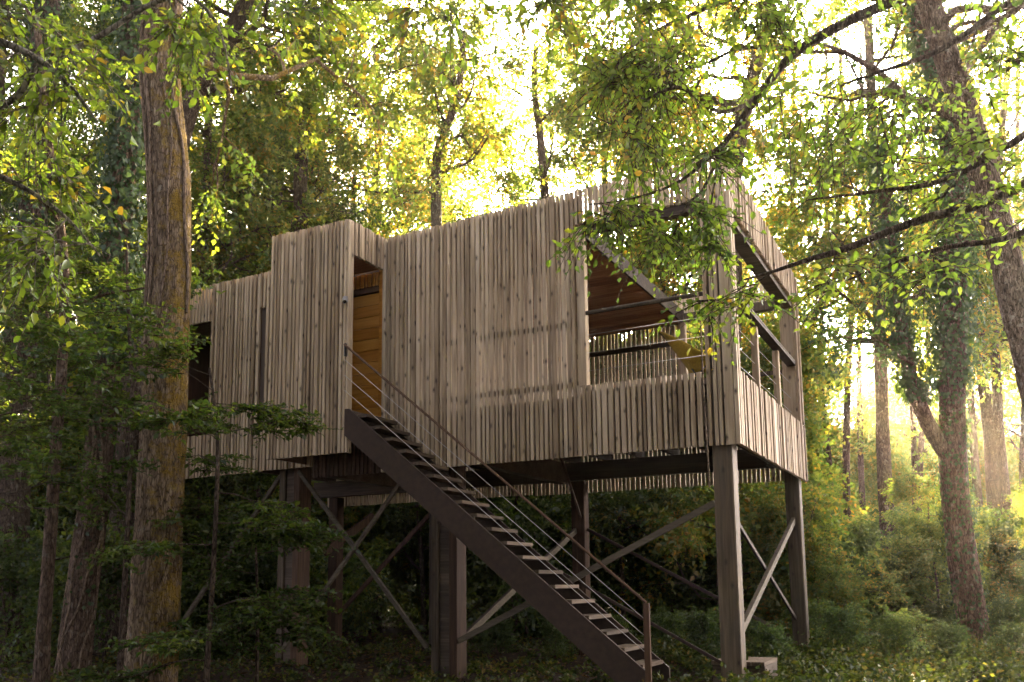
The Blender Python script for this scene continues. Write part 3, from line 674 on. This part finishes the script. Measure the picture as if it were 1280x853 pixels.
# trunks in the wood with their own crowns
WOOD = [ # px of base, distance, path (px,py), r0, r1, label, limbs t0
 (905,20,[(915,330),(920,200),(938,110),(960,20),(975,-80)],0.24,0.12,'grey trunk rising behind the terrace corner with twisting side limbs',0.5,LF_YEL),
 (1108,22,[(1106,600),(1101,460),(1098,360),(1092,200),(1085,20)],0.19,0.11,'straight slim trunk between the terrace and the forked ivy tree',0.45,LF_YEL),
 (1240,24,[(1238,560),(1228,470),(1222,380),(1215,260),(1205,60)],0.17,0.09,'slim crooked trunk behind the leaning brown trunk, left of its twin',0.45,LF_YEL),
 (1262,24,[(1250,560),(1246,470),(1240,390),(1244,260),(1262,60)],0.15,0.08,'slim crooked trunk behind the leaning brown trunk, right of its twin',0.45,LF_YEL),
 (545,25,[(548,400),(545,250),(548,190),(572,120),(580,40)],0.20,0.09,'dark forked tree against the sky above the front wall',0.42,LF_YEL),
 (690,26,[(688,400),(682,260),(676,180),(668,110),(670,60)],0.17,0.08,'slim many stemmed tree against the sky above the roof edge',0.40,LF_YEL),
 (380,23,[(380,400),(376,260),(378,180),(388,110),(392,0)],0.24,0.12,'broad leafy tree behind the vestibule roof',0.40,LF_MID),
 (1055,27,[(1058,600),(1060,470),(1064,380),(1058,250),(1050,60)],0.12,0.07,'very thin trunk in the glow beside the terrace',0.45,LF_YEL),
 (1020,25,[(1003,560),(1012,430),(1028,360),(1048,260),(1066,120)],0.14,0.08,'slanting thin trunk beside the sunlit terrace corner',0.45,LF_YEL),
 (300,26,[(300,400),(296,280),(300,160),(290,40)],0.22,0.12,'leafy tree behind the left wing of the house',0.35,LF_MID),
 (470,30,[(470,400),(466,280),(474,160),(470,60)],0.22,0.10,'round crowned tree behind the gap over the entrance',0.40,LF_YEL),
 (800,28,[(800,400),(806,250),(800,120),(806,0)],0.22,0.12,'leafy tree behind the terrace roof opening',0.40,LF_MID),
]
SLIM = [(1030,29,0.10,'thin dark trunk nearest the lit terrace corner in the wood'),(1078,32,0.12,'thin dark trunk right beside the straight slim trunk'),(1135,27,0.10,'thin trunk seen in the fork of the ivy tree'),(1158,33,0.13,'dark trunk close behind the forked ivy tree'),(1275,30,0.14,'dark trunk behind the foot of the leaning brown trunk'),(990,31,0.11,'thin trunk directly behind the rear terrace post')]
CSL = dict(kids=(4,3), twigs=6, twig=0.6, limbz=0.5, limbr=0.35, wander=0.3)
for i, (px, d, r0, lab) in enumerate(SLIM):
    rr = random.Random(900+i); w = [rr.uniform(-9,9) for _ in range(4)]
    trunk_tree('slim_tree', lab, [gp(px,d), pix(px+w[0],600,d), pix(px+w[1],450,d), pix(px+w[2],300,d), pix(px+w[3],60,d)], r0, r0*0.55, 950+i, LF_YEL, BARK, limbs=[(0.55,1.0,6,2.0,1),(0.25,0.5,3,1.0,1)], cfg=CSL, leaf=dict(per=10, size=0.12, up=0.55), k=10)
CW = dict(kids=(5,4), twigs=8, twig=0.65, limbz=0.45, limbr=0.40, wander=0.28, ratio=0.56)
for i, (px, d, path, r0, r1, lab, t0, lm) in enumerate(WOOD):
    lens = 3.0 if px not in (545, 690) else 2.5
    trunk_tree('woodland_tree', lab, [gp(px,d)]+[pix(a,b,d) for a,b in path], r0, r1, 30+i, lm, BARK, limbs=[(t0,1.0,12,lens,2)], cfg=CW, leaf=dict(per=10, size=0.125, up=0.55), k=10)

# ------------------------------------------------------------------ overhanging limbs of trees that stand beside the camera
def limb(P, pts_px, r0, r1, base, cfg, lvl, n_kids, klen, n=28, k=8, tmax=1.0, trunk=None):
    W = [pix(*q) for q in pts_px]
    if trunk is not None and not (-90 < pts_px[0][0] < 1370):      # a first-order limb: start it inside the stem
        j = int(np.argmin(np.abs(trunk[:,2]+base[2]-(W[0][2]-0.35)))); W = [trunk[j]+base] + W
    f = smooth_path(W, n) - base
    P.tube(f, np.linspace(r0, r1, n), k)
    for i in range(n_kids):
        t = P.r.uniform(0.05,tmax)*(n-1); j = min(int(t), n-2); ax = nrm(f[j+1]-f[j])
        o = P.r.normal(0,1,3); o -= ax*o.dot(ax); o = nrm(o); o[2] = o[2]*cfg.get('flat',1)+cfg.get('kidz',-0.15)
        P.grow(f[j], nrm(ax*0.5+o), klen*P.r.uniform(0.6,1.3), max(0.006, r1*0.8), lvl, cfg)
    return f
CN = dict(kids=(3,3), twigs=6, twig=0.34, wander=0.25, tipbias=-0.10, twigz=-0.35, flat=0.7, kidz=-0.25)
def near_tree(name, label, foot, trunk_path, r0, seed, limbs, leafm, barkm, leafsize, per=8, cfg=CN, dens=0.5):
    P = Plant(seed); base = np.array([foot[0], foot[1], float(ground(*foot))-0.15]); root = empty(name, tuple(base))
    pts = smooth_path([base]+[np.array(q, float) for q in trunk_path], 24) - base
    P.tube(pts, np.linspace(r0, r0*0.5, 24)*(1+0.4*np.exp(-np.linspace(0,1,24)*12)), 14)
    vinep = []
    for L_ in limbs: limb(P, L_['p'], L_['r'][0], L_['r'][1], base, L_.get('cfg',cfg), L_.get('lvl',1), int(L_['kids']*dens), L_['len'], tmax=L_.get('tmax',1.0), trunk=pts)
    P.leaves(per=per, size=leafsize, droop=0.4, near=True, stems=True, up=0.6)
    P.finish(root, leafm, barkm); tag(root, label, 'tree'); return root, base
FL = dict(CN, flat=0.25, kidz=0.05, twigz=0.0)
right_limbs = [
 dict(p=[(1560,-150,7.0),(1300,-60,7.0),(1120,0,7.0),(1000,62,7.0),(945,125,7.0),(905,180,7.0),(868,208,7.0)], r=(0.075,0.016), kids=13, len=0.55, tmax=0.72),
 dict(p=[(945,125,7.0),(900,140,6.8),(850,110,6.7),(800,130,6.6),(770,160,6.6)], r=(0.02,0.008), kids=13, len=0.45),
 dict(p=[(905,180,7.0),(860,220,6.9),(820,240,6.8),(770,252,6.7),(735,256,6.7)], r=(0.016,0.005), kids=9, len=0.30),
 dict(p=[(905,180,7.0),(880,235,6.9),(860,255,6.8),(848,280,6.8),(838,300,6.8)], r=(0.014,0.004), kids=10, len=0.30),
 dict(p=[(905,180,7.0),(894,225,6.9),(888,260,6.9),(882,295,6.9)], r=(0.010,0.004), kids=5, len=0.24),
 dict(p=[(1120,0,7.0),(960,-10,6.8),(860,20,6.6),(800,50,6.6)], r=(0.03,0.010), kids=24, len=0.7),
 dict(p=[(1000,62,7.0),(930,60,6.8),(880,80,6.8),(820,95,6.8)], r=(0.02,0.008), kids=18, len=0.6),
 dict(p=[(1560,60,6.2),(1280,232,6.2),(1150,275,6.2),(1060,310,6.2),(1010,325,6.3),(965,340,6.3),(930,350,6.3)], r=(0.05,0.006), kids=11, len=0.45, cfg=FL),
 dict(p=[(1450,60,5.8),(1280,170,5.8),(1180,225,5.8),(1090,240,5.8),(1010,250,5.9)], r=(0.04,0.006), kids=14, len=0.55, cfg=FL),
 dict(p=[(1450,200,5.6),(1280,290,5.6),(1180,310,5.6),(1100,335,5.7),(1060,350,5.8)], r=(0.03,0.006), kids=12, len=0.45, cfg=FL),
 dict(p=[(1450,-120,6.0),(1280,-10,6.0),(1180,60,6.0),(1100,90,6.0),(1040,110,6.0)], r=(0.04,0.008), kids=17, len=0.6),
 dict(p=[(1400,-20,6.0),(1300,60,6.0),(1240,100,6.0)], r=(0.03,0.006), kids=9, len=0.5),
]
rt, rbase = near_tree('overhanging_tree', 'spreading tree whose leafy limbs hang over the terrace corner', (5.6,6.6), [(5.55,6.6,3.0),(5.35,6.7,6.0),(5.2,6.8,9.0),(5.1,6.8,11.0)], 0.22, 71, right_limbs, LF_NEAR, BARK, 0.058)
hv = smooth_path([pix(872,365,6.9), pix(876,410,6.9), pix(879,480,6.9), pix(884,560,6.9), pix(887,610,6.9)], 16) - rbase
V, F = ring_tube(hv, [0.007]*16, 5); mk_np('hanging_vine', V, F, VINE, rt, True)
left_limbs = [
 dict(p=[(-120,170,5.1),(-20,140,5.2),(22,120,5.2),(48,85,5.2),(125,45,5.2),(185,7,5.2),(250,-20,5.2),(330,-90,5.2)], r=(0.024,0.012), kids=3, len=0.25),
 dict(p=[(-260,-60,5.0),(-100,20,5.0),(20,60,5.0),(80,100,5.0),(120,150,5.0)], r=(0.05,0.006), kids=14, len=0.42),
 dict(p=[(-200,160,5.2),(-60,200,5.2),(20,230,5.2),(80,270,5.2),(125,320,5.2)], r=(0.035,0.005), kids=13, len=0.36),
 dict(p=[(-100,20,5.0),(60,-30,5.0),(180,-30,5.2),(265,20,5.3),(290,110,5.3)], r=(0.03,0.005), kids=10, len=0.36),
 dict(p=[(180,-30,5.2),(330,-10,5.4),(450,0,5.6),(560,-10,5.8)], r=(0.016,0.005), kids=12, len=0.34),
 dict(p=[(450,0,5.6),(600,-30,5.8),(720,-20,6.0),(790,-10,6.0)], r=(0.010,0.004), kids=9, len=0.3),
]
near_tree('overhanging_tree', 'tree reaching pale crooked limbs with drooping leaves over the mossy trunk', (-4.6,4.4), [(-4.55,4.4,3.0),(-4.4,4.5,5.5),(-4.2,4.6,8.0)], 0.17, 72, left_limbs, LF_NEAR, BARK_P, 0.062)
# beech saplings with flat layered sprays, left of the house
CSP = dict(kids=(6,5), twigs=9, twig=0.33, wander=0.16, flat=0.16, tipbias=0.0, bias=0.0, twigz=0.0, along=0.75, ratio=0.5, limbz=0.12, limbr=0.35)
def sapling(name, label, path, r0, seed, limbs, leaf, leafm=LF_DARK):
    return trunk_tree(name, label, path, r0, r0*0.35, seed, leafm, BARK, limbs=limbs, cfg=CSP, leaf=leaf, k=8, rough=0.05)
LFS = dict(per=11, size=0.062, droop=0.10, up=0.85, near=True, stems=True)
sapling('beech_sapling', 'young beech with flat layered sprays in front of the left wing', [gp(262,9.6), pix(266,720,9.6), pix(272,560,9.6), pix(262,460,9.6)], 0.035, 81, [(0.12,0.98,13,1.05,1)], LFS)
sapling('beech_sapling', 'small beech sapling between the mossy trunk and the left posts', [gp(325,10.3), pix(322,760,10.3), pix(318,650,10.3)], 0.028, 82, [(0.2,1.0,9,0.8,1)], LFS)
sapling('beech_sapling', 'beech sapling with long flat sprays left of the vine wrapped trunk', [gp(-30,9.0), pix(-26,650,9.0), pix(-20,480,9.0), pix(-25,380,9.0)], 0.04, 83, [(0.25,1.0,13,1.3,1)], LFS)
sapling('beech_sapling', 'beech sapling growing between the vine wrapped trunk and the mossy trunk', [gp(158,11.5), pix(160,650,11.5), pix(165,500,11.5), pix(160,380,11.5), pix(158,300,11.5)], 0.04, 84, [(0.25,1.0,14,1.1,1)], LFS)
sapling('beech_sapling', 'tall beech sapling behind the thin crooked tree', [gp(60,13.5), pix(64,600,13.5), pix(60,430,13.5), pix(55,280,13.5)], 0.05, 85, [(0.2,1.0,18,1.5,1)], dict(LFS, size=0.075))

# ------------------------------------------------------------------ background wood: prototypes and copies
def proto(name, seed, h, r0, t0, nl, Lm, leafm, size, cfg, per=10, up=0.55, lvl=2, barkm=BARK, k=8):
    P = Plant(seed); z = np.linspace(0,1,14)
    pts = np.stack([0.25*np.sin(z*4+seed)*z, 0.25*np.cos(z*3+seed*2)*z, z*h], 1); rad = r0*(1-0.65*z)*(1+0.5*np.exp(-z*16))
    P.tube(pts, rad, k)
    for i in range(nl):
        t = (t0+(1-t0)*(i+P.r.uniform(0,1))/nl)*13; j = min(int(t),12); a = P.r.uniform(0,2*np.pi)
        P.grow(pts[j], (np.cos(a),np.sin(a),cfg.get('limbz',0.4)), Lm*(1.15-0.5*(t/13-t0)/(1-t0))*P.r.uniform(0.75,1.2), rad[j]*0.4, lvl, cfg)
    P.leaves(per=per, size=size, up=up); root = empty(name); P.finish(root, leafm, barkm); return root
CA = dict(kids=(5,5), twigs=8, twig=0.7, limbz=0.5, wander=0.25, ratio=0.56)
tall = [proto('woodland_tree', 201, 17, 0.22, 0.30, 15, 3.4, LF_YEL, 0.135, CA), proto('woodland_tree', 202, 18, 0.20, 0.38, 14, 3.0, LF_MID, 0.13, CA), proto('woodland_tree', 203, 15, 0.18, 0.25, 15, 3.2, LF_YEL, 0.13, CA)]
CU = dict(kids=(6,5), twigs=9, twig=0.55, limbz=0.3, flat=0.6, wander=0.25)
under = [proto('understorey_tree', 211, 6.5, 0.07, 0.12, 16, 2.0, LF_MID, 0.11, CU, lvl=2), proto('understorey_tree', 212, 5.5, 0.06, 0.10, 15, 1.9, LF_YEL, 0.105, CU, lvl=2), proto('understorey_tree', 213, 7.0, 0.07, 0.15, 16, 1.9, LF_DARK, 0.11, CU, lvl=2)]
CBU = dict(kids=(6,5), twigs=9, twig=0.4, limbz=0.7, wander=0.3, flat=0.8)
bush = [proto('bush', 221, 1.9, 0.03, 0.04, 13, 1.2, LF_DARK, 0.085, CBU, lvl=1, k=5), proto('bush', 222, 1.5, 0.03, 0.04, 13, 1.1, LF_MID, 0.08, CBU, lvl=1, k=5)]
used = set()
def put(p, x, y, s, rz, label, cat, group):
    o = copy_tree(p) if p in used else p
    used.add(p)
    o.location = (x, y, float(ground(x,y))-0.1); o.rotation_euler = (0,0,rz); o.scale = (s,s,s*1.0)
    tag(o, label, cat, group); return o
rp = random.Random(5)
LAB = ['tall yellowing tree in the wood behind the house', 'tall green tree in the wood behind the house', 'spreading yellowing tree in the wood behind the house']
def in_house(x, y, pad):
    dx, dy = x-HO[0], y-HO[1]; X = HC*dx + HS*dy; Y = -HS*dx + HC*dy
    return -9.4-pad < X < 0.3+pad and -1.2-pad < Y < 4.5+pad
rows = [(31,8,3.2),(42,11,4.2),(58,13,5.5),(80,17,7)]
for d, n_, jit in rows:
    for i in range(n_):
        px = -120 + (1280+240)*(i+0.5)/n_ + rp.uniform(-35,35); dd = d + rp.uniform(-jit,jit)
        if 600 < px < 770 and d < 35: continue
        if d == 31 and px > 955: continue
        if d == 42 and 935 < px < 1230 and rp.random() < 0.75: continue
        if d == 58 and 945 < px < 1135 and rp.random() < 0.6: continue
        x = (px-640)/FPX*dd; k = rp.randrange(3); s = rp.uniform(0.85,1.2)*(1+0.12*(d-30)/24)*(1 if px < 930 or d < 35 else 1.1)
        if 590 < px < 790: s *= 0.80
        put(tall[k], x, dd, s, rp.uniform(0,6.28), LAB[k], 'tree', 'tall trees filling the wood')
for i, a in enumerate(np.radians(np.arange(-140, 141, 35))):  # unseen ring beside and behind the camera, added to hold back low sky light
    for R_ in (15.0,):
        a2 = a + (0.17 if R_ > 10 else 0.0); x, y = R_*1.1*math.sin(a2), 1.0 - R_*math.cos(a2)
        if y > 5 and abs(x) < 0.75*y+1.5: continue
        k = (i + int(R_)) % 3; put(tall[k], x, y, rp.uniform(0.62,0.78), rp.uniform(0,6.28), 'tall unseen tree added around the clearing to block low sky light', 'tree', 'unseen trees added around the clearing')
for px, d in ((845,23.5),(770,27),(40,21),(130,23),(235,21.5),(330,24),(430,27),(-30,17.5),(500,34)):
    k = rp.choice((0,1,1)); put(tall[k], (px-640)/FPX*d, d, rp.uniform(0.8,1.0), rp.uniform(0,6.28), LAB[k], 'tree', 'tall trees filling the wood')
LU = ['green understorey tree under the tall trees', 'yellow leaved understorey tree under the tall trees', 'dark green understorey tree under the tall trees']
for d, n_, jit in ((18.5,11,1.2),(22,13,1.5),(27,14,2.0),(34,15,3.0),(44,16,3.0),(56,17,4.0)):
    for i in range(n_):
        px = -100 + (1280+200)*(i+0.5)/n_ + rp.uniform(-30,30); dd = d + rp.uniform(-jit,jit); x = (px-640)/FPX*dd
        if in_house(x, dd, 1.6): continue
        k = rp.choice((0,1,1,0,1)) if px > 900 else rp.choice((0,2,2,1))
        if px > 920 and d > 30: k = 1  # all yellow on the far right: amber sun glow put into the leaf colour
        put(under[k], x, dd, rp.uniform(0.75,1.15)*(0.52 if px > 920 and d < 30 else 1.0)*(1.25 if d > 40 else 1.0), rp.uniform(0,6.28), LU[k], 'tree', 'understorey trees in the wood')
for i, a in enumerate(np.radians(np.arange(-130, 131, 20))):  # unseen inner ring, added to darken the ground and lower posts
    for R_ in (6.0, 8.0):
        a2 = a + (0.17 if R_ > 7 else 0.0); x, y = R_*math.sin(a2), 0.5 - R_*math.cos(a2)
        if y > 1 and abs(x) < 0.75*y+4.0: continue
        k = (i + int(R_)) % 3; put(under[k], x, y, rp.uniform(0.9,1.15), rp.uniform(0,6.28), 'unseen understorey tree added around the clearing to block low sky light', 'tree', 'unseen trees added around the clearing')
for i in range(13):  # fill trees in yellow leaves that carry the amber sun glow as colour
    px = 930 + 32*i + rp.uniform(-14,14); dd = rp.uniform(38,62)
    put(under[1], (px-640)/FPX*dd, dd, rp.uniform(1.25,1.75), rp.uniform(0,6.28), 'small tree deep in the wood with low sun glow put into its leaf colour', 'tree', 'glow coloured small trees deep in the wood')
LBU = ['dark leafed bush low in the wood', 'mid green bush low in the wood']
for i in range(16):
    px = 930 + 26*i + rp.uniform(-12,12); dd = rp.uniform(20,23); k = 0
    put(bush[k], (px-640)/FPX*dd, dd, rp.uniform(0.95,1.35), rp.uniform(0,6.28), LBU[k], 'bush', 'bushes low in the wood')
for d, n_, jit in ((15.0,9,1.0),(19,13,1.5),(24,15,2.0),(30,15,2.0)):
    for i in range(n_):
        px = -80 + (1280+160)*(i+0.5)/n_ + rp.uniform(-30,30); dd = d + rp.uniform(-jit,jit); x = (px-640)/FPX*dd
        if in_house(x, dd, 0.9) or (px > 950 and dd < 20): continue
        k = rp.choice((0,0,1)); put(bush[k], x, dd, rp.uniform(0.8,1.35), rp.uniform(0,6.28), LBU[k], 'bush', 'bushes low in the wood')
for i, (px, d) in enumerate([(870,12.8),(960,12.2),(1040,13.5),(1110,12.4),(1180,13.2),(1250,12.6),(1000,15),(1090,16.5),(1160,18),(1260,16),(930,15.5),(835,14.5),(760,15.2),(690,14.6),(1225,19),(1050,18.5),(620,15.5)]):
    k = 0; put(bush[k], (px-640)/FPX*d, d, rp.uniform(0.28,0.44), rp.uniform(0,6.28), 'low shrub rising out of the undergrowth near the posts' if d < 15.2 else 'low shrub rising out of the undergrowth beyond the posts', 'shrub', 'low shrubs in the undergrowth')
# ------------------------------------------------------------------ undergrowth and litter
P = Plant(301); r = P.r
n = 13000
gx = r.uniform(1.0, 26, n*2); gy = 8.5 + 24*r.uniform(0, 1, n*2)**1.3
lump = np.sin(gx*1.7+0.6*gy)*np.cos(gy*1.3-0.5*gx) + 0.6*np.sin(gx*4.1)*np.sin(gy*3.7)
keep = (gx > 2.3) & (np.abs(gx)/gy < 0.75) & (lump > -0.9)
gx, gy, lump = gx[keep][:n], gy[keep][:n], lump[keep][:n]
hx, hy = r.uniform(-9, 4, 1500), r.uniform(8, 20, 1500)
gx = np.concatenate([gx, hx]); gy = np.concatenate([gy, hy]); lump = np.concatenate([lump, np.full(1500,-0.5)]); gz = ground(gx, gy)
for x, y, z, l in zip(gx, gy, gz, lump):
    hgt = r.uniform(0.12,0.42)*(1.15+0.55*l) + (0.3 if r.random() < 0.03 else 0)
    for q in range(3):
        a = r.uniform(0,6.28); d = np.array([np.cos(a)*0.6, np.sin(a)*0.6, 1.0]); P.tw.append((np.array([x,y,z-0.02]), nrm(d), hgt*r.uniform(0.7,1.3)))
for i in range(900):
    x, y = r.uniform(2.2, 16), r.uniform(9, 24)
    if abs(x)/y > 0.75: continue
    z = float(ground(x, y)); nb_ = r.integers(3,6); hgt = r.uniform(0.45,0.85)
    for q in range(nb_):
        a = r.uniform(0,6.28); P.tw.append((np.array([x,y,z]), nrm(np.array([np.cos(a)*0.7, np.sin(a)*0.7, 1.0])), hgt*r.uniform(0.7,1.3)))
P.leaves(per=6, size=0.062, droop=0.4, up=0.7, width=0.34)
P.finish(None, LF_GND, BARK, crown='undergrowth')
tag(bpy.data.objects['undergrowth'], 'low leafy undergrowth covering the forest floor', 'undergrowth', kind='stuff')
P = Plant(302); r = P.r; n = 14000
lx, ly = r.uniform(-10, 14, n), r.uniform(3, 22, n); lz = ground(lx, ly) + 0.012
a = r.uniform(0,6.28,n); ld = np.stack([np.cos(a), np.sin(a), r.normal(0,0.2,n)], 1); up = np.stack([r.normal(0,0.3,n), r.normal(0,0.3,n), np.ones(n)], 1)
P.add_leaves(np.stack([lx,ly,lz],1), ld, up, r.uniform(0.05,0.10,n)); P.finish(None, LF_DEAD, BARK, crown='leaf_litter')
tag(bpy.data.objects['leaf_litter'], 'brown fallen leaves scattered on the forest floor', 'leaf litter', kind='stuff')

# ------------------------------------------------------------------ sunlit air
me = bpy.data.meshes.new('haze'); me.from_pydata(boxv(-175,175,-75,275,-1.5,36), [], BOXF); me.update()
hz = bpy.data.objects.new('haze', me); COL.objects.link(hz); tag(hz, kind='stuff')
hm = bpy.data.materials.new('warm_air'); hm.use_nodes = True; hm.node_tree.nodes.clear()
ho = hm.node_tree.nodes.new('ShaderNodeOutputMaterial'); hv_ = hm.node_tree.nodes.new('ShaderNodeVolumePrincipled')
hv_.inputs['Color'].default_value = (1.0,0.90,0.74,1); hv_.inputs['Density'].default_value = 0.0005; hv_.inputs['Anisotropy'].default_value = 0.82
hm.node_tree.links.new(hv_.outputs[0], ho.inputs['Volume']); me.materials.append(hm)
